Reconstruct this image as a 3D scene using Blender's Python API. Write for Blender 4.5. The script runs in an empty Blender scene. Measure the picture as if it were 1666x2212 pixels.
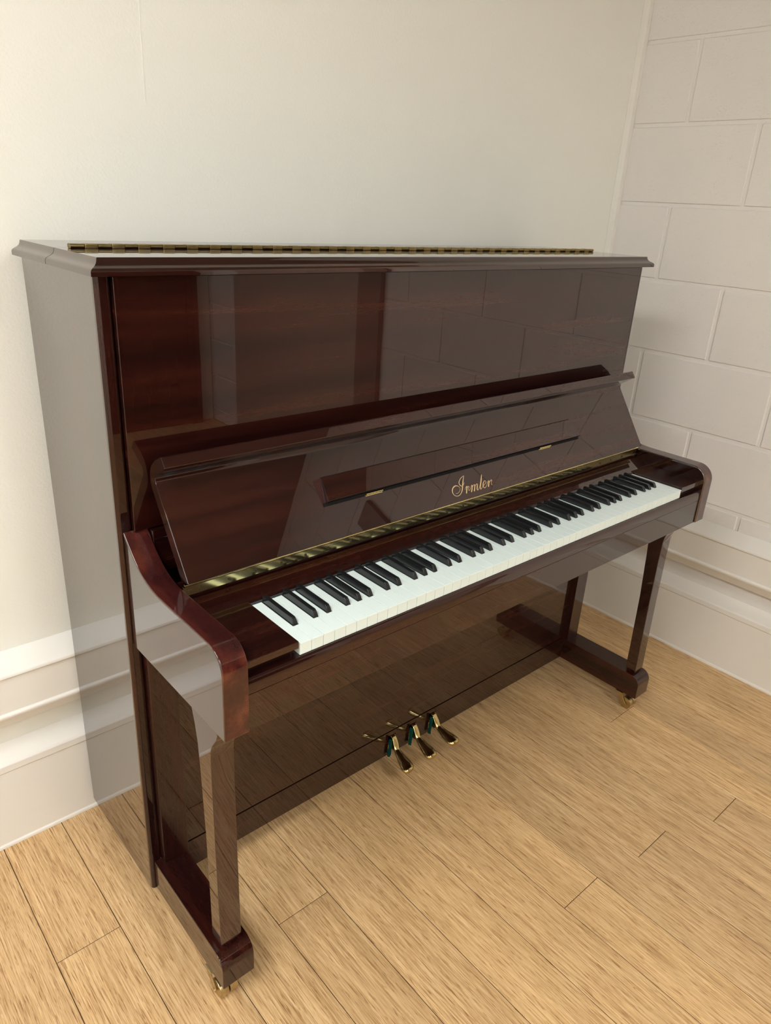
import bpy, bmesh, math, random
from mathutils import Vector, Matrix
R = math.radians
random.seed(7)
C = bpy.context.scene.collection
ZO = 0.02            # heights below were measured 2 cm above the floor
PIANO = Vector((0.6113, 0.30, 0.0))
XC = 0.6113          # the piano's middle

# ---------------------------------------------------------------- materials
def new_mat(name):
    m = bpy.data.materials.new(name); m.use_nodes = True
    nt = m.node_tree; b = nt.nodes['Principled BSDF']
    return m, nt, b

def node(nt, t, **kw):
    n = nt.nodes.new(t)
    for k, v in kw.items(): setattr(n, k, v)
    return n

def coords(nt, scale, kind='Object'):
    tc = node(nt, 'ShaderNodeTexCoord'); mp = node(nt, 'ShaderNodeMapping')
    mp.inputs['Scale'].default_value = scale
    nt.links.new(tc.outputs[kind], mp.inputs['Vector'])
    return mp.outputs['Vector']

def noise(nt, vec, scale=1.0, detail=3.0, rough=.5, dist=0.0):
    n = node(nt, 'ShaderNodeTexNoise')
    n.inputs['Scale'].default_value = scale; n.inputs['Detail'].default_value = detail
    n.inputs['Roughness'].default_value = rough; n.inputs['Distortion'].default_value = dist
    nt.links.new(vec, n.inputs['Vector'])
    return n.outputs['Fac']

def ramp(nt, fac, stops):
    r = node(nt, 'ShaderNodeValToRGB')
    while len(r.color_ramp.elements) < len(stops): r.color_ramp.elements.new(.5)
    for e, (p, c) in zip(r.color_ramp.elements, stops):
        e.position = p; e.color = (*c, 1) if len(c) == 3 else c
    nt.links.new(fac, r.inputs['Fac'])
    return r.outputs['Color']

def mix(nt, a, b, fac, mode='MIX'):
    m = node(nt, 'ShaderNodeMix', data_type='RGBA', blend_type=mode)
    for s, v in ((m.inputs[0], fac), (m.inputs[6], a), (m.inputs[7], b)):
        if isinstance(v, (int, float)): s.default_value = v
        elif isinstance(v, tuple): s.default_value = (*v, 1)
        else: nt.links.new(v, s)
    return m.outputs[2]

def bump(nt, b, h, strength, dist=.001, coat=False):
    n = node(nt, 'ShaderNodeBump')
    n.inputs['Strength'].default_value = strength; n.inputs['Distance'].default_value = dist
    nt.links.new(h, n.inputs['Height'])
    nt.links.new(n.outputs['Normal'], b.inputs['Normal'])
    if coat: nt.links.new(n.outputs['Normal'], b.inputs['Coat Normal'])
    return n

GRAIN = dict(x=((1.5, 34, 34), (60, 1100, 1100)), y=((34, 1.8, 34), (1100, 60, 1100)), z=((34, 34, 1.5), (1100, 1100, 60)))
def mahogany(name, axis, wave=0.0, lift=1.0, ior=1.62):
    """red-brown ribbon-grained veneer under a clear polished lacquer"""
    m, nt, b = new_mat(name)
    s1, s2 = GRAIN[axis]
    band = noise(nt, coords(nt, s1), 1, 3, .5, .12)
    pore = noise(nt, coords(nt, s2), 1, 2, .6)
    k = lift*.62
    c1 = ramp(nt, band, [(.28, (.0105*k, .0026*k, .0029*k)), (.46, (.0200*k, .0042*k, .0038*k)), (.58, (.0330*k, .0070*k, .0050*k)), (.74, (.0540*k, .0140*k, .0080*k))])
    c2 = ramp(nt, pore, [(.36, (.72, .68, .68)), (.62, (1.22, 1.2, 1.15))])
    nt.links.new(mix(nt, c1, c2, 1.0, 'MULTIPLY'), b.inputs['Base Color'])
    b.inputs['Roughness'].default_value = .42
    b.inputs['Specular IOR Level'].default_value = .14
    b.inputs['Specular Tint'].default_value = (1, .3, .12, 1)
    b.inputs['Coat Weight'].default_value = 1.0
    b.inputs['Coat Roughness'].default_value = .004
    b.inputs['Coat IOR'].default_value = ior
    if wave:
        w = noise(nt, coords(nt, (1, 1, 1)), 9, 1, .4)
        n = node(nt, 'ShaderNodeBump'); n.inputs['Strength'].default_value = wave; n.inputs['Distance'].default_value = .001
        nt.links.new(w, n.inputs['Height']); nt.links.new(n.outputs['Normal'], b.inputs['Coat Normal'])
    return m

def plain(name, col, rough=.5, metal=0.0, spec=.5, coat=0.0):
    m, nt, b = new_mat(name)
    b.inputs['Base Color'].default_value = (*col, 1); b.inputs['Roughness'].default_value = rough
    b.inputs['Metallic'].default_value = metal; b.inputs['Specular IOR Level'].default_value = spec
    b.inputs['Coat Weight'].default_value = coat; b.inputs['Coat Roughness'].default_value = .03
    return m

def brass(name, col, rough, streak):
    m, nt, b = new_mat(name)
    f = noise(nt, coords(nt, streak), 1, 3, .6)
    nt.links.new(ramp(nt, f, [(.3, tuple(c*.72 for c in col)), (.7, col)]), b.inputs['Base Color'])
    b.inputs['Metallic'].default_value = 1; b.inputs['Roughness'].default_value = rough
    return m

def paint(name, col, grain, strength, pits=0.0, rough=.55):
    m, nt, b = new_mat(name)
    blot = noise(nt, coords(nt, (1, 1, 1)), 2.2, 4, .6)
    nt.links.new(ramp(nt, blot, [(.3, tuple(c*.97 for c in col)), (.7, col)]), b.inputs['Base Color'])
    b.inputs['Roughness'].default_value = rough; b.inputs['Specular IOR Level'].default_value = .3
    h = noise(nt, coords(nt, (1, 1, 1)), grain, 3, .55)
    if pits:
        v = node(nt, 'ShaderNodeTexVoronoi'); v.inputs['Scale'].default_value = 170
        nt.links.new(coords(nt, (1, .8, 1.25)), v.inputs['Vector'])
        patch = noise(nt, coords(nt, (1, 1, 1)), 21, 3, .6)
        pm = ramp(nt, patch, [(.44, (0, 0, 0)), (.6, (1, 1, 1))])
        pit = ramp(nt, v.outputs['Distance'], [(.06, (1, 1, 1)), (.30, (0, 0, 0))])
        h = mix(nt, h, mix(nt, pit, pm, 1.0, 'MULTIPLY'), pits, 'SUBTRACT')
    bump(nt, b, h, strength, .002)
    return m

def bamboo(name):
    m, nt, b = new_mat(name)
    at = node(nt, 'ShaderNodeAttribute', attribute_name='plank')
    tc = node(nt, 'ShaderNodeTexCoord')
    def shifted(scale):
        mp = node(nt, 'ShaderNodeMapping'); mp.inputs['Scale'].default_value = scale
        ad = node(nt, 'ShaderNodeVectorMath', operation='ADD')
        nt.links.new(tc.outputs['Object'], mp.inputs['Vector'])
        sc = node(nt, 'ShaderNodeVectorMath', operation='SCALE'); sc.inputs['Scale'].default_value = 37.0
        nt.links.new(at.outputs['Color'], sc.inputs[0])
        nt.links.new(mp.outputs['Vector'], ad.inputs[0]); nt.links.new(sc.outputs['Vector'], ad.inputs[1])
        return ad.outputs['Vector']
    fine = noise(nt, shifted((430, 12, 1)), 1, 3, .66, .4)
    dash = noise(nt, shifted((520, 22, 1)), 1, 2, .7, .5)
    wide = noise(nt, shifted((34, 2.2, 1)), 1, 3, .55, .4)
    base = ramp(nt, fine, [(.28, (.32, .180, .078)), (.42, (.55, .350, .170)), (.56, (.69, .475, .252)), (.74, (.80, .600, .360))])
    dk = ramp(nt, dash, [(.33, (.42, .30, .20)), (.43, (1, 1, 1))])
    wd = ramp(nt, wide, [(.3, (.86, .83, .78)), (.7, (1.08, 1.07, 1.05))])
    c = mix(nt, mix(nt, base, dk, .85, 'MULTIPLY'), wd, 1.0, 'MULTIPLY')
    sep = node(nt, 'ShaderNodeSeparateColor'); nt.links.new(at.outputs['Color'], sep.inputs['Color'])
    tone = ramp(nt, sep.outputs['Red'], [(0, (.91, .91, .92)), (1, (1.05, 1.04, 1.0))])
    nt.links.new(mix(nt, c, tone, 1.0, 'MULTIPLY'), b.inputs['Base Color'])
    b.inputs['Roughness'].default_value = .40; b.inputs['Specular IOR Level'].default_value = .35
    bump(nt, b, fine, .05, .001)
    return m

M = {}
M['mx'] = mahogany('mahogany_lengthways', 'x', .06)
M['mxw'] = mahogany('mahogany_rail', 'x', .5)
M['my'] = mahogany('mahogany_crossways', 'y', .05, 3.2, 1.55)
M['toe'] = mahogany('mahogany_toe', 'y', .05, 1.3, 1.5)
M['mz'] = mahogany('mahogany_upright', 'z', .05, 1.2, 1.8)
M['side'] = mahogany('mahogany_side', 'z', .03, .9, 2.6)
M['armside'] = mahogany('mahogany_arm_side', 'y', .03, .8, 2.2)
M['edge'] = mahogany('mahogany_edge', 'z', .05, 1.2, 1.5)
M['lid'] = mahogany('mahogany_lid', 'x', .02, .9, 1.8)
M['inner'] = plain('dark_case_wood', (.02, .008, .006), .6)  # even dark brown for the closing back panel
M['brass'] = brass('polished_brass', (.97, .84, .42), .11, (3, 400, 400))
M['old_brass'] = brass('tarnished_brass', (.34, .26, .11), .30, (60, 60, 60))
M['pedal'] = brass('pedal_brass', (.66, .52, .23), .14, (40, 40, 40))
M['caster'] = brass('caster_brass', (.62, .50, .28), .28, (80, 80, 80))
M['screw'] = plain('screw_metal', (.07, .055, .03), .4, .6)
M['ivory'] = plain('white_key_plastic', (.77, .88, .86), .18, 0, .5)
M['ebony'] = plain('black_key_plastic', (.010, .011, .012), .12, 0, .5)
M['back'] = plain('painted_shade_black', (.004, .003, .003), .6, 0, .2)  # near-black that paints shade onto the fallboard back and under the ledge
M['recess'] = plain('recess_wood', (.030, .005, .004), .25, 0, .5)
M['felt'] = plain('green_felt', (.004, .045, .035), .95, 0, .1)
M['grey_felt'] = plain('grey_felt', (.05, .055, .06), .95, 0, .1)
M['gold'] = plain('gold_lettering', (.64, .47, .24), .35, .2)
M['wall'] = paint('cream_wall_paint', (.815, .82, .765), 200, .32)
M['block'] = paint('painted_blockwork', (.74, .715, .69), 170, .5, .7)
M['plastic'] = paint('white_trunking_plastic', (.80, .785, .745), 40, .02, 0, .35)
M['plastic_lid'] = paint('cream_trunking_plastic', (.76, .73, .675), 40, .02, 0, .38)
M['ceil'] = paint('ceiling_paint', (.20, .20, .19), 150, .2)
M['bamboo'] = bamboo('bamboo_planks')
M['gap'] = plain('floor_gap', (.03, .02, .012), .9, 0, .1)
M['oak'] = plain('light_door_veneer', (.42, .36, .31), .35)
M['post'] = plain('grey_brown_post', (.20, .155, .135), .4)
M['door'] = mahogany('dark_door_wood', 'z', 0)
M['housing'] = plain('lamp_housing', (.8, .8, .8), .5)

def emitter(name, col, strength):
    m, nt, b = new_mat(name)
    b.inputs['Base Color'].default_value = (*col, 1)
    b.inputs['Emission Color'].default_value = (*col, 1); b.inputs['Emission Strength'].default_value = strength
    return m

# ---------------------------------------------------------------- mesh helpers
def finish(name, bm, mat, parent=None, origin=None, smooth=35, mats=None):
    me = bpy.data.meshes.new(name)
    bmesh.ops.recalc_face_normals(bm, faces=bm.faces)
    off = origin if origin is not None else (PIANO if parent is not None else Vector((0, 0, 0)))
    for v in bm.verts: v.co = v.co + Vector((0, 0, ZO)) - off
    bm.to_mesh(me); bm.free()
    for m in (mats or [mat]): me.materials.append(m)
    if smooth:
        for p in me.polygons: p.use_smooth = True
        me.set_sharp_from_angle(angle=R(smooth))
    o = bpy.data.objects.new(name, me); C.objects.link(o)
    if smooth:
        w = o.modifiers.new('wn', 'WEIGHTED_NORMAL'); w.keep_sharp = True; w.weight = 80
    if parent is not None:
        o.parent = parent
        pr = Vector((0, 0, 0)) if parent.type == 'EMPTY' else -Vector((0, 0, 0))
        if origin is not None: o.location = origin - PIANO
    return o

def bevel(bm, w, seg=2, edges=None, angle=30):
    es = edges or [e for e in bm.edges if len(e.link_faces) == 2 and e.calc_face_angle() > R(angle)]
    if es and w: bmesh.ops.bevel(bm, geom=es, offset=w, segments=seg, affect='EDGES', profile=.5, clamp_overlap=True)

def box(bm, x0, x1, y0, y1, z0, z1, w=0, seg=2):
    b = bmesh.new()
    vs = [b.verts.new((x, y, z)) for x in (x0, x1) for y in (y0, y1) for z in (z0, z1)]
    for f in ((0, 1, 3, 2), (4, 6, 7, 5), (0, 4, 5, 1), (2, 3, 7, 6), (0, 2, 6, 4), (1, 5, 7, 3)): b.faces.new([vs[i] for i in f])
    bmesh.ops.recalc_face_normals(b, faces=b.faces)
    bevel(b, w, seg)
    join(bm, b)

def join(bm, b):
    t = bpy.data.meshes.new('t'); b.to_mesh(t); b.free(); bm.from_mesh(t); bpy.data.meshes.remove(t)

def prism_x(bm, prof, x0, x1, w=0, seg=2, ang=30):
    """a (y, z) profile run along x"""
    b = bmesh.new()
    A = [b.verts.new((x0, y, z)) for y, z in prof]; B = [b.verts.new((x1, y, z)) for y, z in prof]
    b.faces.new(A); b.faces.new(B[::-1])
    n = len(prof)
    for i in range(n): b.faces.new((A[i], B[i], B[(i+1) % n], A[(i+1) % n]))
    bmesh.ops.recalc_face_normals(b, faces=b.faces)
    bevel(b, w, seg, None, ang)
    join(bm, b)

def prism_y(bm, prof, y0, y1, w=0, seg=2):
    """an (x, z) profile run along y"""
    b = bmesh.new()
    A = [b.verts.new((x, y0, z)) for x, z in prof]; B = [b.verts.new((x, y1, z)) for x, z in prof]
    b.faces.new(A); b.faces.new(B[::-1])
    n = len(prof)
    for i in range(n): b.faces.new((A[i], B[i], B[(i+1) % n], A[(i+1) % n]))
    bmesh.ops.recalc_face_normals(b, faces=b.faces)
    bevel(b, w, seg)
    join(bm, b)

def fillet(pts, radii, n=6):
    """round the given corners of a closed 2D outline"""
    out = []
    k = len(pts)
    for i, p in enumerate(pts):
        r = radii[i] if i < len(radii) else 0
        if not r: out.append(p); continue
        p = Vector(p); a = (Vector(pts[i-1]) - p).normalized(); c = (Vector(pts[(i+1) % k]) - p).normalized()
        th = a.angle(c); d = r / math.tan(th/2); cen = p + (a + c).normalized() * (r / math.sin(th/2))
        s, e = p + a*d, p + c*d
        a0 = math.atan2(s.y-cen.y, s.x-cen.x); a1 = math.atan2(e.y-cen.y, e.x-cen.x)
        da = (a1 - a0 + math.pi) % (2*math.pi) - math.pi
        out += [(cen.x + r*math.cos(a0+da*t/n), cen.y + r*math.sin(a0+da*t/n)) for t in range(n+1)]
    return out

def cyl(bm, c, axis, r, h, n=24, r2=None, w=0):
    b = bmesh.new()
    bmesh.ops.create_cone(b, cap_ends=True, segments=n, radius1=r, radius2=r if r2 is None else r2, depth=h)
    bevel(b, w, 2, None, 50)
    q = Vector((0, 0, 1)).rotation_difference(Vector(axis).normalized())
    bmesh.ops.transform(b, matrix=Matrix.Translation(c) @ q.to_matrix().to_4x4(), verts=b.verts)
    join(bm, b)

def tag(o, label, cat, group=None):
    o['label'] = label; o['category'] = cat
    if group: o['group'] = group
def struct(o):
    o['kind'] = 'structure'; return o
def mirror_x(x): return 2*XC - x
LOGO= [([(0.5557, 0.0198), (0.5619, 0.0193), (0.5681, 0.0218), (0.5723, 0.0262), (0.5728, 0.0308), (0.5693, 0.0344), (0.5648, 0.0362), (0.5598, 0.0362), (0.5537, 0.0338), (0.5493, 0.0295), (0.5475, 0.0236), (0.5492, 0.0181), (0.5538, 0.0144), (0.5604, 0.0132), (0.5677, 0.0149), (0.5748, 0.0199), (0.5787, 0.0243), (0.5821, 0.0299), (0.5855, 0.0356), (0.5883, 0.0403), (0.5926, 0.0468), (0.5976, 0.0533)], [5, 6, 7, 8, 8, 10, 14, 18, 20, 20, 16, 11, 9, 9, 10, 16, 22, 24, 24, 22, 14, 6]), ([(0.5976, 0.0533), (0.5919, 0.0521), (0.5848, 0.0493), (0.5785, 0.0444), (0.5758, 0.0407), (0.5758, 0.0365), (0.5786, 0.0332), (0.5823, 0.0324), (0.5868, 0.0337), (0.5919, 0.0383)], [6, 8, 10, 14, 16, 16, 12, 9, 8, 7]), ([(0.587, 0.022), (0.5914, 0.0271), (0.5961, 0.0289)], [7, 8, 10]), ([(0.5963, 0.0289), (0.5922, 0.0215), (0.5872, 0.0132)], [20, 25, 24]), ([(0.5924, 0.0219), (0.597, 0.026), (0.6007, 0.0276), (0.6016, 0.0258), (0.5993, 0.0231), (0.5975, 0.0203), (0.5982, 0.0178), (0.6019, 0.0194), (0.6063, 0.0233), (0.6107, 0.0274), (0.6132, 0.0279)], [6, 8, 10, 12, 10, 9, 8, 7, 7, 8, 10]), ([(0.6132, 0.0277), (0.6089, 0.02), (0.6038, 0.0132)], [20, 25, 24]), ([(0.6072, 0.0183), (0.6144, 0.0253), (0.6197, 0.0274), (0.6215, 0.0265)], [6, 8, 10, 14]), ([(0.6216, 0.0268), (0.6175, 0.0193), (0.6128, 0.013)], [20, 25, 24]), ([(0.6162, 0.0185), (0.6234, 0.0253), (0.6288, 0.0277), (0.6301, 0.0267)], [6, 8, 10, 14]), ([(0.6303, 0.0271), (0.6261, 0.0196), (0.6239, 0.0156), (0.6248, 0.0133), (0.6285, 0.0148), (0.6333, 0.0187)], [20, 24, 20, 12, 8, 7]), ([(0.6333, 0.0187), (0.6425, 0.0302), (0.6528, 0.045)], [6, 6, 8]), ([(0.6533, 0.0452), (0.645, 0.0319), (0.6372, 0.0205), (0.6347, 0.0157), (0.6357, 0.0133), (0.6395, 0.0149), (0.6438, 0.0181)], [18, 25, 24, 20, 11, 8, 7]), ([(0.6438, 0.0181), (0.6514, 0.021), (0.6578, 0.0249), (0.6588, 0.0285), (0.6558, 0.0295), (0.6506, 0.0264), (0.6467, 0.0209), (0.6461, 0.016), (0.6489, 0.0138), (0.6542, 0.0153), (0.6592, 0.0192), (0.6643, 0.0247), (0.6685, 0.0269)], [6, 7, 9, 10, 9, 16, 22, 16, 10, 8, 7, 8, 10]), ([(0.6701, 0.027), (0.666, 0.02), (0.6617, 0.0136)], [20, 25, 24]), ([(0.6657, 0.0195), (0.6718, 0.0242), (0.6764, 0.0266), (0.6791, 0.0264), (0.6769, 0.0232), (0.674, 0.0183), (0.6738, 0.016), (0.6765, 0.0174)], [6, 8, 10, 15, 8, 5, 5, 5])]
LA, L_FILL, EXPO = 12.5, 7.5, 0.48  # strengths of the left lamp and the added fill lamps, then exposure
# ---------------------------------------------------------------- the room
XW, YW = 1.809, 0.717          # right and back wall faces
XL, YR, ZC = -3.4, -3.0, 2.68  # left wall, rear wall, ceiling

# floor: bamboo planks 131 mm wide running towards the back wall
bm = bmesh.new()
col = []
PW = .1306
ends = {0: .111, 9: .046, 8: -.348, 6: -.285, 4: -.255, -3: .317}
def plank(x0, x1, y0, y1):
    if x1-x0 < .01 or y1-y0 < .01: return
    g, c, t = .0006, .0010, -.02
    r = (random.random(), random.random(), random.random(), 1)
    n0 = len(bm.faces)
    o = [bm.verts.new((x, y, t-.0012)) for x, y in ((x0+g, y0+g), (x1-g, y0+g), (x1-g, y1-g), (x0+g, y1-g))]
    i = [bm.verts.new((x, y, t)) for x, y in ((x0+g+c, y0+g+c), (x1-g-c, y0+g+c), (x1-g-c, y1-g-c), (x0+g+c, y1-g-c))]
    bm.faces.new(i)
    for k in range(4): bm.faces.new((o[k], o[(k+1) % 4], i[(k+1) % 4], i[k]))
    col.extend([r]*5)
k0 = int((XL-.031)//PW); k1 = int((XW-.031)//PW)
for k in range(k0, k1+1):
    x0, x1 = max(.031+k*PW, XL), min(.031+(k+1)*PW, XW)
    L = 1.83
    e = ends.get(k)
    if e is None:
        e = -1.02 - .06*(k % 2) if -6 < k < 14 else random.uniform(-1.8, .6)
    ys = sorted(y for y in (e - 2*L, e - L, e, e + L) if YR < y < YW)
    seq = [YR] + ys + [YW]
    for a, b_ in zip(seq, seq[1:]): plank(x0, x1, a, b_)
nf = len(bm.faces)
vs = [bm.verts.new((x, y, -.0212)) for x, y in ((XL, YR), (XW, YR), (XW, YW), (XL, YW))]
bm.faces.new(vs).material_index = 1
col.append((.5, .5, .5, 1))
f = finish('floor', bm, None, smooth=0, mats=[M['bamboo'], M['gap']])
at = f.data.attributes.new('plank', 'FLOAT_COLOR', 'FACE')
for i, c in enumerate(col): at.data[i].color = c
struct(f)

bm = bmesh.new(); box(bm, XL, XW, YW, YW+.1, -.02, ZC)
box(bm, .1278, .1292, YW-.0005, YW+.01, 1.56, ZC)          # a paint ridge down the wall
struct(finish('wall_back', bm, M['wall'], smooth=0))
# right wall: painted blocks with shallow joints
bm = bmesh.new(); box(bm, XW+.0034, XW+.1, YR, YW, -.02, ZC)
CS, BL, JT = .2335, .460, .0055
for c in range(-5, 8):
    z0 = .9956 + CS*c; z1 = z0 + CS
    if z1 < -.02 or z0 > ZC: continue
    ph = .512 if c % 2 else .279                       # where upright joints fall in this course
    y = ph + BL*2
    while y > YR - BL:
        a, b_ = y - BL + JT, y - JT
        a, b_ = max(a, YR), min(b_, YW)
        if b_ - a > .02: box(bm, XW, XW+.02, a, b_, max(z0+JT, -.02), min(z1-JT, ZC), .0034, 3)
        y -= BL
struct(finish('wall_right', bm, M['block'], smooth=40))
bm = bmesh.new(); box(bm, XL, XW, YR-.1, YR, -.02, ZC)
struct(finish('wall_rear', bm, M['wall'], smooth=0))
bm = bmesh.new(); box(bm, XL-.1, XL, YR, YW, -.02, ZC)
struct(finish('wall_left', bm, M['wall'], smooth=0))
bm = bmesh.new(); box(bm, XL-.1, XW+.1, YR-.1, YW+.1, ZC, ZC+.1)
struct(finish('ceiling', bm, M['ceil'], smooth=0))
# a dark door in the rear wall and a dark post on the right wall: seen only in the polish
bm = bmesh.new(); box(bm, .80, 1.62, YR+.012, YR+.05, -.01, 2.06, .002)
d = struct(finish('door_1', bm, M['door']))
bm = bmesh.new()
for x0, x1, z0, z1 in ((.72, .795, -.02, 2.14), (1.625, 1.70, -.02, 2.14), (.795, 1.625, 2.065, 2.14)): box(bm, x0, x1, YR, YR+.06, z0, z1, .003)
struct(finish('trim_4', bm, M['door']))
bm = bmesh.new(); box(bm, XW-.03, XW, -1.44, -1.27, -.02, 2.1, .003)
struct(finish('trim_5', bm, M['post']))
bm = bmesh.new(); box(bm, XW-.012, XW, -2.66, -1.445, -.02, 2.06, .002)
struct(finish('door_2', bm, M['oak']))

# cable trunking along both walls (depth d, height) profiles, run with a mitre in the corner
def trunk(name, prof, wall, mat, w=.0018, a=None, b_=None):
    bm = bmesh.new()
    if wall == 'back':
        prism_x(bm, [(YW - d, z) for d, z in prof], XL, XW, w)
    else:
        q = [(XW - d, z) for d, z in prof]
        prism_y(bm, q, -1.25, YW, w)
    return struct(finish(name, bm, mat, smooth=40))
upper = [(0, .474), (.016, .466), (.050, .441), (.0512, .434), (.046, .431), (.046, .344), (.050, .342), (.0515, .338), (.050, .3305), (.030, .303), (.028, .300), (0, .296)]
lower = [(0, .238), (.020, .222), (.042, .212), (.0455, .207), (.0455, .190), (.043, .1885), (.043, -.010), (.046, -.013), (.047, -.02), (0, -.02)]
trunk('trim_1', upper, 'back', M['plastic'])
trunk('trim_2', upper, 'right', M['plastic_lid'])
trunk('baseboard_back', lower, 'back', M['plastic'])
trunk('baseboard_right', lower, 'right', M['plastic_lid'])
bm = bmesh.new(); box(bm, XW-.0225, XW, YW-.0225, YW, .44, ZC, .002)
struct(finish('trim_3', bm, M['plastic']))

# ---------------------------------------------------------------- ceiling light and two added fill lights
def lamp(x, y, l, w, strength, label, first=None):
    t = bpy.data.objects.new('unseen_ceiling_light', None); C.objects.link(t); t.location = (x, y, ZC+ZO)
    tag(t, label, 'ceiling light', 'fluorescent ceiling lights')
    org = Vector((x, y, ZC+ZO))
    for nm, mt, a in (('housing', M['housing'], (w/2+.012, l/2+.02, -.022, 0)), ('diffuser', emitter('lamp_glow', (1, .988, .962), strength/(l*w)), (w/2, l/2, -.05, -.0221))):
        bm = bmesh.new(); box(bm, x-a[0], x+a[0], y-a[1], y+a[1], ZC+a[2], ZC+a[3], .003)
        o = finish(nm, bm, mt, origin=org); o.parent = t
lamp(-1.45, -.45, 1.2, .60, LA, 'broad ceiling light left of the piano')
lamp(.25, -2.25, 1.2, .35, L_FILL, 'added fill light near the dark rear door')  # unseen lamp added to even out the room light
lamp(-1.45, -2.25, 1.2, .35, L_FILL, 'added fill light behind the camera')  # second unseen lamp, also added as fill

# ---------------------------------------------------------------- the piano
piano = bpy.data.objects.new('upright_piano', None); C.objects.link(piano); piano.location = PIANO
tag(piano, 'glossy dark mahogany upright piano with open fallboard standing against the cream wall', 'piano')
def part(name, bm, mat, parent=None, label=None, smooth=35):
    o = finish(name, bm, mat, parent or piano, smooth=smooth)
    if label: o['label'] = label
    return o

# case
for s in (0, 1):
    bm = bmesh.new(); a, b_ = -.1548, -.1290
    if s: a, b_ = mirror_x(b_), mirror_x(a)
    q = fillet([(a, .3178), (b_, .3178), (b_, .650), (a, .650)], [.0085, .0060, .002, .002], 6)
    t = bmesh.new(); A = [t.verts.new((x, y, .030)) for x, y in q]; B = [t.verts.new((x, y, 1.2952)) for x, y in q]
    t.faces.new(A); t.faces.new(B[::-1])
    for i in range(len(q)): t.faces.new((A[i], B[i], B[(i+1) % len(q)], A[(i+1) % len(q)]))
    join(bm, t)
    o = part('side_panel', bm, M['side']); o.data.materials.append(M['edge'])
    for p in o.data.polygons:
        if abs(p.normal.x) < .9: p.material_index = 1
bm = bmesh.new(); box(bm, -.1305, mirror_x(-.1305), .630, .648, .045, 1.294)
part('back_panel', bm, M['inner'])
bm = bmesh.new(); box(bm, -.1284, mirror_x(-.1284), .3100, .330, .8748, 1.2935, .0016)
part('upper_panel', bm, M['mx'])
bm = bmesh.new(); box(bm, -.1005, mirror_x(-.1005), .3005, .3225, .79, .8725, .002)
part('panel_rail', bm, M['mx'])
# lid in two leaves with an ogee edge on the sides and the front
OG = [(0, 1.3208), (.0012, 1.3192), (.0016, 1.3162), (.0034, 1.3125), (.0068, 1.3095), (.0118, 1.3070), (.0152, 1.3048), (.0168, 1.3020), (.0168, 1.2953)]
def lid_leaf(name, y0, y1, front):
    bm = bmesh.new(); rings = []
    for o, z in OG:
        x0, x1 = -.1490 - o, mirror_x(-.1490) + o
        rings.append([bm.verts.new(p) for p in ((x0, y0 - (o if front else 0), z), (x1, y0 - (o if front else 0), z), (x1, y1, z), (x0, y1, z))])
    bm.faces.new(rings[0]); bm.faces.new(rings[-1][::-1])
    for A, B in zip(rings, rings[1:]):
        for k in range(4): bm.faces.new((A[k], B[k], B[(k+1) % 4], A[(k+1) % 4]))
    return part(name, bm, M['lid'], smooth=30)
flap = lid_leaf('lid_flap', .3092, .4855, True)
lid_leaf('lid', .4872, .664, False)
bm = bmesh.new()
hx0, hx1, n = -.1293, 1.3516, 65
for i in range(n):
    a = hx0 + (hx1-hx0)*i/n; b_ = hx0 + (hx1-hx0)*(i+1)/n - .0006
    if i % 2 == 0:
        for y in (.4725, .4805): cyl(bm, Vector(((a+b_)/2, y, 1.3245)), (1, 0, 0), .0036, b_-a, 12)
    else: box(bm, a, b_, .4685, .4845, 1.3206, 1.3285, .0014)
hg = part('lid_hinge', bm, M['old_brass'], flap, 'tarnished brass lid hinge')

# arms with their curved tops
ctrl = [(.318, .8742), (.3085, .8648), (.296, .8525), (.282, .8400), (.266, .8280), (.248, .8180), (.228, .8110), (.205, .8068), (.180, .8053), (.150, .8052)]
armtop = []
for i in range(len(ctrl)-1):
    p = [Vector(ctrl[max(0, min(len(ctrl)-1, i+k))]) for k in (-1, 0, 1, 2)]
    for t in range(4):
        u = t/4
        v = .5*((2*p[1]) + (p[2]-p[0])*u + (2*p[0]-5*p[1]+4*p[2]-p[3])*u*u + (3*p[1]-p[0]-3*p[2]+p[3])*u**3)
        armtop.append((v.x, v.y))
prof = fillet([(.3178, .6470), (-.0126, .6470), (-.0126, .8052), (.148, .8052), (.3178, .86)], [.010, .003, .042, 0, 0], 14)[:-2] + armtop[::-1]
def rounded_slab(prof, x0, x1, r, n=4):
    """a (y, z) outline given thickness along x, its rim rounded by insetting the outline"""
    bm = bmesh.new(); P = [Vector(p) for p in prof]; k = len(P)
    area = sum(P[i-1].x*P[i].y - P[i].x*P[i-1].y for i in range(k))
    nor = []
    for i in range(k):
        e1 = (P[i]-P[i-1]).normalized(); e2 = (P[(i+1) % k]-P[i]).normalized()
        n1, n2 = Vector((e1.y, -e1.x)), Vector((e2.y, -e2.x))
        m = (n1+n2); m = m/max(m.length_squared/2, .6)
        nor.append(m if area > 0 else -m)
    prs = [(math.sin(t)*r, (1-math.cos(t))*r) for t in [math.pi/2*j/n for j in range(n+1)]]
    rows = [(x0 + r*(1-math.sin(math.pi/2*j/n)), r*(1-math.cos(math.pi/2*j/n))) for j in range(n, -1, -1)] + [(x1 - r*(1-math.sin(math.pi/2*j/n)), r*(1-math.cos(math.pi/2*j/n))) for j in range(0, n+1)]
    V = [[bm.verts.new((x, P[i].x - nor[i].x*ins, P[i].y - nor[i].y*ins)) for i in range(k)] for x, ins in rows]
    bm.faces.new(V[0]); bm.faces.new(V[-1][::-1])
    for A, B in zip(V, V[1:]):
        for i in range(k): bm.faces.new((A[i], B[i], B[(i+1) % k], A[(i+1) % k]))
    return bm
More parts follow.
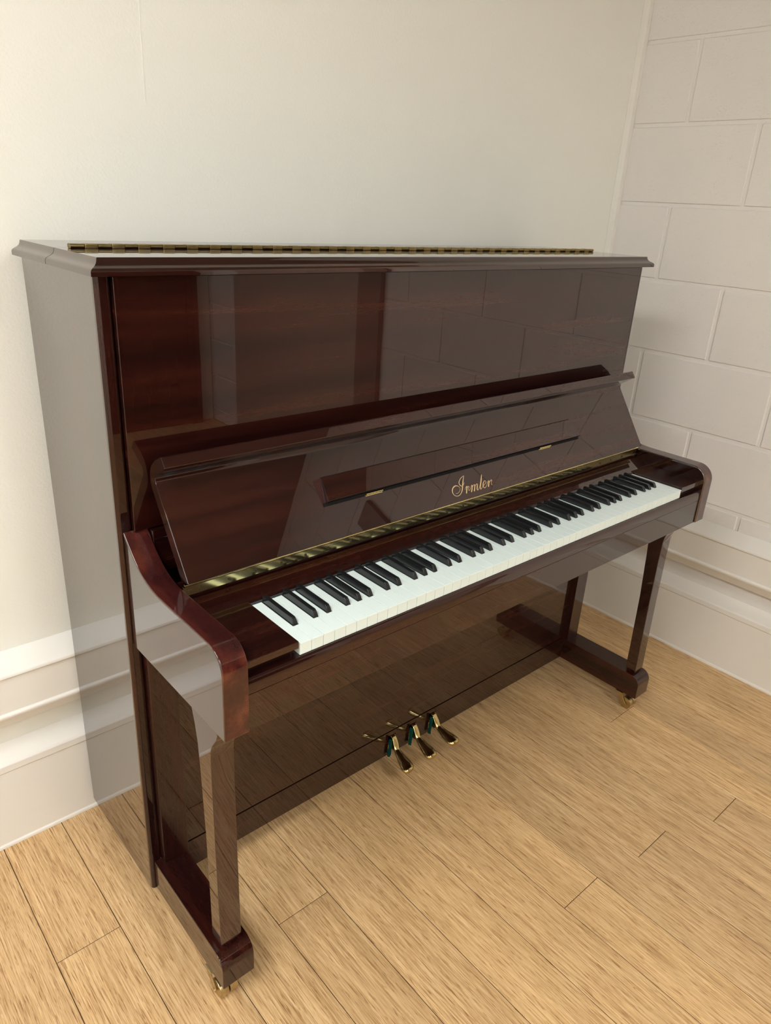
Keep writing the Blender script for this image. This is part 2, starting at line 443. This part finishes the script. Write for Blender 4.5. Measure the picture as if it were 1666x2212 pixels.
for s in (0, 1):
    a, b_ = -.1457, -.1015
    if s: a, b_ = mirror_x(b_), mirror_x(a)
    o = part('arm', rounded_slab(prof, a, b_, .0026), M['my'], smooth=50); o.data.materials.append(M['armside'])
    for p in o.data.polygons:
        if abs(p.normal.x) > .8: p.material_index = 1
IN0, IN1 = -.1012, mirror_x(-.1012)
for s in (0, 1):
    bm = bmesh.new(); a, b_ = -.1010, -.0018
    if s: a, b_ = mirror_x(b_), mirror_x(a)
    box(bm, a, b_, .0002, .155, .7545, .7680, .0012)
    box(bm, a, b_, .014, .150, .7385, .7543)
    part('key_block', bm, M['mx'])
bm = bmesh.new()
prism_x(bm, [(.035, .7408), (.0010, .7408), (-.0030, .7398), (-.0058, .7375), (-.0076, .7335), (-.0085, .7270), (-.0088, .7160), (-.0088, .7147), (.035, .7147)], IN0, IN1, .0006)
part('key_slip', bm, M['mx'])
bm = bmesh.new(); box(bm, IN0, IN1, -.0085, .022, .6468, .7140, .0012)
part('front_rail', bm, M['mxw'])
bm = bmesh.new(); box(bm, IN0, IN1, .0225, .316, .6500, .7140)
part('keybed', bm, M['mx'])
# plank behind the keys, the fixed strip above it
bm = bmesh.new(); b = bmesh.new()
p0 = [(IN0, .149, .7665), (IN1, .149, .7665), (IN1, .1975, .7815), (IN0, .1975, .7815)]
A = [b.verts.new(p) for p in p0]; B = [b.verts.new((x, y+.002, z-.014)) for x, y, z in p0]
b.faces.new(A); b.faces.new(B[::-1])
for i in range(4): b.faces.new((A[i], B[i], B[(i+1) % 4], A[(i+1) % 4]))
bmesh.ops.recalc_face_normals(b, faces=b.faces); bevel(b, .0012); join(bm, b)
part('nameboard', bm, M['mxw'])
bm = bmesh.new(); box(bm, -.0985, mirror_x(-.0985), .2012, .222, .7700, .8060, .001)
strip = part('hinge_strip', bm, M['mx'])
bm = bmesh.new(); box(bm, -.0015, 1.2240, .1465, .1505, .755, .7658)
part('felt_strip', bm, M['grey_felt'], None, 'dark felt strip behind the keys')

# fallboard, opened and leaning back; (s up the board, h out of it)
O = Vector((0, .1857, .8169)); U = Vector((0, .2853-.1857, .9645-.8169)).normalized(); N = Vector((0, -U.z, U.y))
def on_board(x, s, h): return Vector((x, 0, 0)) + O + U*s + N*h
prof = [(.1857, .8169), (.2838, .9622)]
prof += [(.2866, .9680), (.2872, .9725), (.2852, .9770), (.2805, .9808)]                 # concave root of the lip
prof += [(.2470, 1.0012), (.2462, 1.0030), (.2566, 1.0178), (.2590, 1.0186)]              # lip
prof += [(.2830, 1.0060), (.2960, .9950), (.3030, .9845), (.3060, .9740), (.3058, .9600), (.3000, .9480), (.2909, .9345), (.2090, .8115)]
bm = bmesh.new(); prism_x(bm, prof, -.0955, mirror_x(-.0955), .0014, 2, 28)
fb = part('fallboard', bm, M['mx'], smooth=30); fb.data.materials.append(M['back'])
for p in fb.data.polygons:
    if p.normal.y > .25: p.material_index = 1  # shade on the rear faces put into their colour
# brass hinge along its foot
bm = bmesh.new()
prism_x(bm, [(.1986, .7885), (.2008, .8055), (.2022, .8055), (.2011, .7885)], -.0975, mirror_x(-.0975), .0002)
kn = .0305; x = -.0975
while x < mirror_x(-.0975) - .002:
    e = min(x+kn, mirror_x(-.0975)); cyl(bm, Vector(((x+e-.0007)/2, .1985, .8085)), (1, 0, 0), .0031, e-x-.0007, 14); x = e
bh = part('fallboard_hinge', bm, M['brass'], fb, 'long polished brass hinge with screws')
sm = None
for x in [-.0860] + [-.0662 + .05455*k for k in range(26)]:
    if sm is None:
        bm = bmesh.new(); cyl(bm, Vector((x, .1992, .7958)), (0, -1, .12), .0031, .0014, 14, .0026)
        s0 = x; sm = part('screw', bm, M['screw'], fb, 'small dark screw head')
    else:
        o = sm.copy(); C.objects.link(o); o.parent = fb; o.location = (x - s0, 0, 0)
# music ledge let into the board, with its finger recess
bm = bmesh.new()
L = []
for (x, s, h) in ((.2245, .1232, .0012), (1.0345, .1232, .0012), (1.0455, .0735, .0125), (.2185, .0735, .0125)): L.append(on_board(x, s, h))
Lb = [on_board(x, s, h) for x, s, h in ((.2245, .1232, -.002), (1.0345, .1232, -.002), (1.0455, .0725, .0005), (.2185, .0725, .0005))]
b = bmesh.new(); A = [b.verts.new(p) for p in L]; B = [b.verts.new(p) for p in Lb]
b.faces.new(A); b.faces.new(B[::-1])
for i in range(4): b.faces.new((A[i], B[i], B[(i+1) % 4], A[(i+1) % 4]))
bmesh.ops.recalc_face_normals(b, faces=b.faces); bevel(b, .0010); join(bm, b)
ml = part('music_ledge', bm, M['mx'], fb); ml.data.materials.append(M['back'])
for p in ml.data.polygons:
    if p.normal.dot(-U) > .6: p.material_index = 1  # underside shade put into the colour
bm = bmesh.new()
for (x0, x1) in ((.2040, .2185),):
    b = bmesh.new(); vs = [b.verts.new(on_board(x, s, .0003)) for x, s in ((.2052, .1200), (.2240, .1235), (.2185, .0690), (.2098, .0660))]
    b.faces.new(vs); join(bm, b)
part('ledge_recess', bm, M['recess'], fb, 'dark finger recess around the music ledge', smooth=0)
bm = bmesh.new()
for q in (((.2100, .0735), (1.0475, .0735), (1.0470, .0672), (.2100, .0662)), ((.2235, .1246), (1.0345, .1246), (1.0345, .1229), (.2235, .1229))):
    bm.faces.new([bm.verts.new(on_board(x, s, .0004)) for x, s in q])  # flat strips: shade below the ledge, gap line above
part('ledge_gap_shade', bm, M['back'], fb, 'black strips painting in shade and gap lines around the music ledge', smooth=0)
for x0, x1 in ((.3142, .3592), (.8772, .9233)):
    bm = bmesh.new()
    for i in range(5):
        a = x0 + (x1-x0)*i/5; cyl(bm, on_board(a+(x1-x0)/10, .0690, .0035), (1, 0, 0), .0024, (x1-x0)/5-.0008, 12)
    b = bmesh.new(); vs = [b.verts.new(on_board(x, s, .0008)) for x, s in ((x0, .0690), (x1, .0690), (x1, .0655), (x0, .0655))]; b.faces.new(vs); join(bm, b)
    part('ledge_hinge', bm, M['brass'], fb, 'little brass ledge hinge')
# gold script lettering
def catmull(p, k=8):
    out = []
    P = [p[0]] + list(p) + [p[-1]]
    for i in range(1, len(P)-2):
        a, b_, c, d = (Vector(P[j]) for j in (i-1, i, i+1, i+2))
        for t in range(k):
            u = t/k
            out.append(.5*((2*b_) + (c-a)*u + (2*a-5*b_+4*c-d)*u*u + (3*b_-a-3*c+d)*u**3))
    out.append(Vector(P[-2])); return out
bm = bmesh.new()
for pts, w in LOGO:
    q = catmull([(x, s, ww*.000062) for (x, s), ww in zip(pts, w)])
    vs = []
    for i, p in enumerate(q):
        t = (q[min(i+1, len(q)-1)] - q[max(i-1, 0)]); t.z = 0
        t.normalize(); n2 = Vector((-t.y, t.x)); hw = max(p.z, .0003)
        vs.append([bm.verts.new(on_board(p.x + n2.x*hw*sg, p.y + n2.y*hw*sg, .0004)) for sg in (1, -1)])
    for a, b_ in zip(vs, vs[1:]): bm.faces.new((a[0], b_[0], b_[1], a[1]))
part('lettering', bm, M['gold'], fb, 'gold script lettering', smooth=0)

# lower front: panel, rail with pedal slots, pilasters
PX0, PX1 = -.0750, mirror_x(-.0750)
bm = bmesh.new(); box(bm, PX0, PX1, .3165, .334, .1125, .6490, .0012)
part('lower_panel', bm, M['mx'])
PED = [(.5335, -.0175), (.6110, -.0085), (.6875, .0035)]     # (x at the slot, sideways drift of the pad)
bm = bmesh.new()
xs = [-.0820] + [v for x, _ in PED for v in (x-.0150, x+.0105)] + [mirror_x(-.0820)]
for i in range(0, len(xs), 2): box(bm, xs[i], xs[i+1], .3165, .338, .0330, .1090, .0010)
for x, _ in PED:
    box(bm, x-.0150, x+.0105, .3167, .338, .0960, .1088)
box(bm, PX0, PX1, .345, .355, .033, .109)
part('bottom_rail', bm, M['mx'])
for s in (0, 1):
    bm = bmesh.new(); a, b_ = -.1305, -.0752
    if s: a, b_ = mirror_x(b_), mirror_x(a)
    box(bm, a, b_, .2985, .3300, .1055, .6468, .0016)
    part('pilaster', bm, M['edge'])
    bm = bmesh.new(); a, b_ = -.1460, -.0788
    if s: a, b_ = mirror_x(b_), mirror_x(a)
    pr = fillet([(.0298, .0312), (.0298, .1060), (.3172, .1060), (.3172, .0312)], [.002, .030, 0, 0], 8)
    prism_x(bm, pr, a, b_, .0016, 2, 40)
    part('toe_block', bm, M['toe'])
    # leg: tapered, flaring forwards and backwards under the key bed
    bm = bmesh.new(); a, b_ = -.1342, -.0910
    if s: a, b_ = mirror_x(b_), mirror_x(a)
    front = [(.0540, .1160), (.0560, .20), (.0585, .36), (.0595, .50), (.0590, .560), (.0570, .577), (.0520, .590), (.0440, .602), (.0370, .6115), (.0330, .622), (.0320, .6468)]
    back = [(.1330, .6468), (.1210, .630), (.1120, .600), (.1050, .565), (.1005, .510), (.0930, .370), (.0893, .200), (.0885, .1160)]
    prism_x(bm, front + back, a, b_, .0016, 2, 40)
    box(bm, a+.004, b_-.004, .058, .0845, .1062, .1161)
    part('leg', bm, M['mz'])
# pedals
for x, dr in PED:
    bm = bmesh.new()
    path = [(.345, .0985, .0075, .0050), (.3165, .0885, .0078, .0052), (.3085, .0800, .0080, .0052), (.3000, .0690, .0085, .0052), (.2940, .0615, .0092, .0055), (.2860, .0575, .0105, .0060), (.2760, .0545, .0126, .0066),
            (.2650, .0520, .0152, .0074), (.2540, .0503, .0178, .0082), (.2450, .0490, .0194, .0088), (.2370, .0480, .0198, .0090), (.2310, .0473, .0186, .0086), (.2264, .0467, .0154, .0074), (.2234, .0463, .0104, .0054), (.2220, .0460, .0050, .0030)]
    rings = []
    for i, (y, z, w, h) in enumerate(path):
        k = max(0, (.3085 - y)/.084); cx = x + dr*k
        ring = []
        sq = i < 4
        for j in range(20):
            t = 2*math.pi*j/20; ca, sa = math.cos(t), math.sin(t)
            if sq: ca, sa = [math.copysign(abs(v)**.35, v) for v in (ca, sa)]
            dy = .0 if i > 4 else .8*h*sa
            ring.append(bm.verts.new((cx + w*ca, y - dy*.6, z + h*sa)))
        rings.append(ring)
    for A, B in zip(rings, rings[1:]):
        for j in range(20): bm.faces.new((A[j], A[(j+1) % 20], B[(j+1) % 20], B[j]))
    bm.faces.new(rings[0]); bm.faces.new(rings[-1][::-1])
    p = part('pedal', bm, M['pedal'], None, 'polished brass pedal', smooth=50)
    bm = bmesh.new()
    rr = random.Random(int(x*1000))
    b = bmesh.new(); bmesh.ops.create_grid(b, x_segments=6, y_segments=8, size=.5)
    for v in b.verts:
        u, w = v.co.x+.5, v.co.y+.5
        v.co = Vector((x - .0165 + u*.0085 - .004*(1-w), .3135 - .004*rr.random() - .007*math.sin(u*3), .036 + w*.056))
    bmesh.ops.solidify(b, geom=b.faces[:], thickness=.0012); join(bm, b)
    part('pedal_felt', bm, M['felt'], p, 'frayed green felt beside the pedal')
# casters under the toe blocks
for s in (0, 1):
    cx = (-.1124 - .0145, mirror_x(-.1124) - .0145)[s]; cy = .060; r = .0195; cz = -.02 + r
    fork = bmesh.new()
    for sx in (-1, 1):
        q = fillet([(cy-.0075, cz-.0065), (cy+.0065, cz-.0075), (cy+.036, .0310), (cy+.017, .0310)], [.006, .006, 0, 0], 5)
        prism_x(fork, q, cx+sx*.0215-.0011, cx+sx*.0215+.0011, .0004)
        cyl(fork, Vector((cx+sx*.0235, cy, cz)), (1, 0, 0), .0048, .0022, 16)
    box(fork, cx-.022, cx+.022, cy+.012, cy+.038, .0288, .0309, .0005)
    f = part('caster', fork, M['caster'], None, 'brass caster')
    for sx in (-1, 1):
        bm = bmesh.new(); cyl(bm, Vector((cx+sx*.0098, cy, cz)), (1, 0, 0), r, .0172, 36, None, .0016)
        part('wheel', bm, M['caster'], f)

# keys -------------------------------------------------------------------
KW = .0235
whites, blacks = [], []
OFF = {1: -.0024, 3: .0024, 6: -.0030, 8: 0.0, 10: .0026}
wi = 0; black_x = []
seq = []
for n in range(88):
    pc = (n + 9) % 12
    if pc in OFF: black_x.append(wi*KW + OFF[pc]); seq.append(('b', len(black_x)-1))
    else: seq.append(('w', wi)); wi += 1
KZ, KB, KD, BY = .7637, .7415, .1455, .0490
shapes = {}
for k in range(52):
    x0, x1 = k*KW, (k+1)*KW
    lb = [b_ for b_ in black_x if abs(b_-x0) < .006]; rb = [b_ for b_ in black_x if abs(b_-x1) < .006]
    cl = round((lb[0]+.0060-x0) if lb else .0004, 4); cr = round((x1-(rb[0]-.0060)) if rb else .0004, 4)
    key = (cl, cr)
    org = Vector((x0, 0, KZ+ZO))
    if key not in shapes:
        bm = bmesh.new(); b = bmesh.new(); g = .0004
        q = [(g, 0), (KW-g, 0), (KW-g, BY-.0006)] + ([(KW-cr, BY-.0006), (KW-cr, KD)] if rb else [(KW-g, KD)]) + ([(cl, KD), (cl, BY-.0006)] if lb else [(g, KD)]) + ([(g, BY-.0006)] if lb else [])
        A = [b.verts.new((x, y, KZ)) for x, y in q]; B = [b.verts.new((x, y, KB)) for x, y in q]
        b.faces.new(A); b.faces.new(B[::-1])
        for i in range(len(q)): b.faces.new((A[i], B[i], B[(i+1) % len(q)], A[(i+1) % len(q)]))
        bmesh.ops.recalc_face_normals(b, faces=b.faces)
        bevel(b, .0006, 2, [e for e in b.edges if max(v.co.z for v in e.verts) > KZ-1e-5 and e.calc_face_angle() > 1])
        # the cover overhangs the key front by a hair
        join(bm, b); box(bm, g, KW-g, -.0012, .0006, KZ-.0026, KZ-.0002, .0005)
        for v in bm.verts: v.co += Vector((x0, 0, 0))
        o = finish('white_key', bm, M['ivory'], piano, origin=org)
        shapes[key] = o
    else:
        o = shapes[key].copy(); C.objects.link(o); o.parent = piano; o.location = org - PIANO
proto = None
for x in black_x:
    org = Vector((x, BY, KZ+ZO))
    if proto is None:
        bm = bmesh.new()
        sec = [(BY, KZ-.010, .0052), (BY+.0004, KZ+.0005, .0050), (BY+.0055, KZ+.0095, .0043), (BY+.0085, KZ+.0118, .0040), (KD-.0005, KZ+.0128, .0041), (KD-.0003, KZ-.010, .0052)]
        vs = [[bm.verts.new((x+sg*w, y, z)) for sg in (-1, 1)] for y, z, w in sec]
        base = [bm.verts.new((x+sg*.0052, y, KZ-.010)) for y in (BY, KD-.0003) for sg in (-1, 1)]
        # side walls follow the section; bottom closes it
        for a, b_ in zip(vs, vs[1:]): bm.faces.new((a[0], a[1], b_[1], b_[0]))
        bm.faces.new((vs[-1][0], vs[-1][1], vs[0][1], vs[0][0]))
        for sg in (0, 1): bm.faces.new([v[sg] for v in vs])
        bmesh.ops.delete(bm, geom=base, context='VERTS')
        bmesh.ops.recalc_face_normals(bm, faces=bm.faces)
        bevel(bm, .0011, 3, None, 25)
        proto = finish('black_key', bm, M['ebony'], piano, origin=org, smooth=40)
    else:
        o = proto.copy(); C.objects.link(o); o.parent = piano; o.location = org - PIANO

# ---------------------------------------------------------------- camera and view
cam = bpy.data.cameras.new('camera'); co = bpy.data.objects.new('camera', cam); C.objects.link(co)
co.location = (-.5703, -.8060, 1.4157+ZO); co.rotation_euler = (R(66.9606), R(-3.1592), R(-41.1431))
cam.sensor_fit = 'HORIZONTAL'; cam.sensor_width = 36; cam.lens = 36*1565.82/1666
cam.clip_start = .02
sc = bpy.context.scene
sc.camera = co
w = bpy.data.worlds.new('world'); sc.world = w; w.use_nodes = True
w.node_tree.nodes['Background'].inputs[0].default_value = (0, 0, 0, 1)
sc.view_settings.view_transform = 'Standard'; sc.view_settings.look = 'None'
sc.view_settings.exposure = EXPO; sc.view_settings.gamma = 1; sc.view_settings.use_curve_mapping = False
sc.cycles.max_bounces = 10; sc.cycles.diffuse_bounces = 6; sc.cycles.glossy_bounces = 6
sc.cycles.caustics_reflective = True; sc.cycles.sample_clamp_indirect = 4
sc.cycles.use_denoising = True
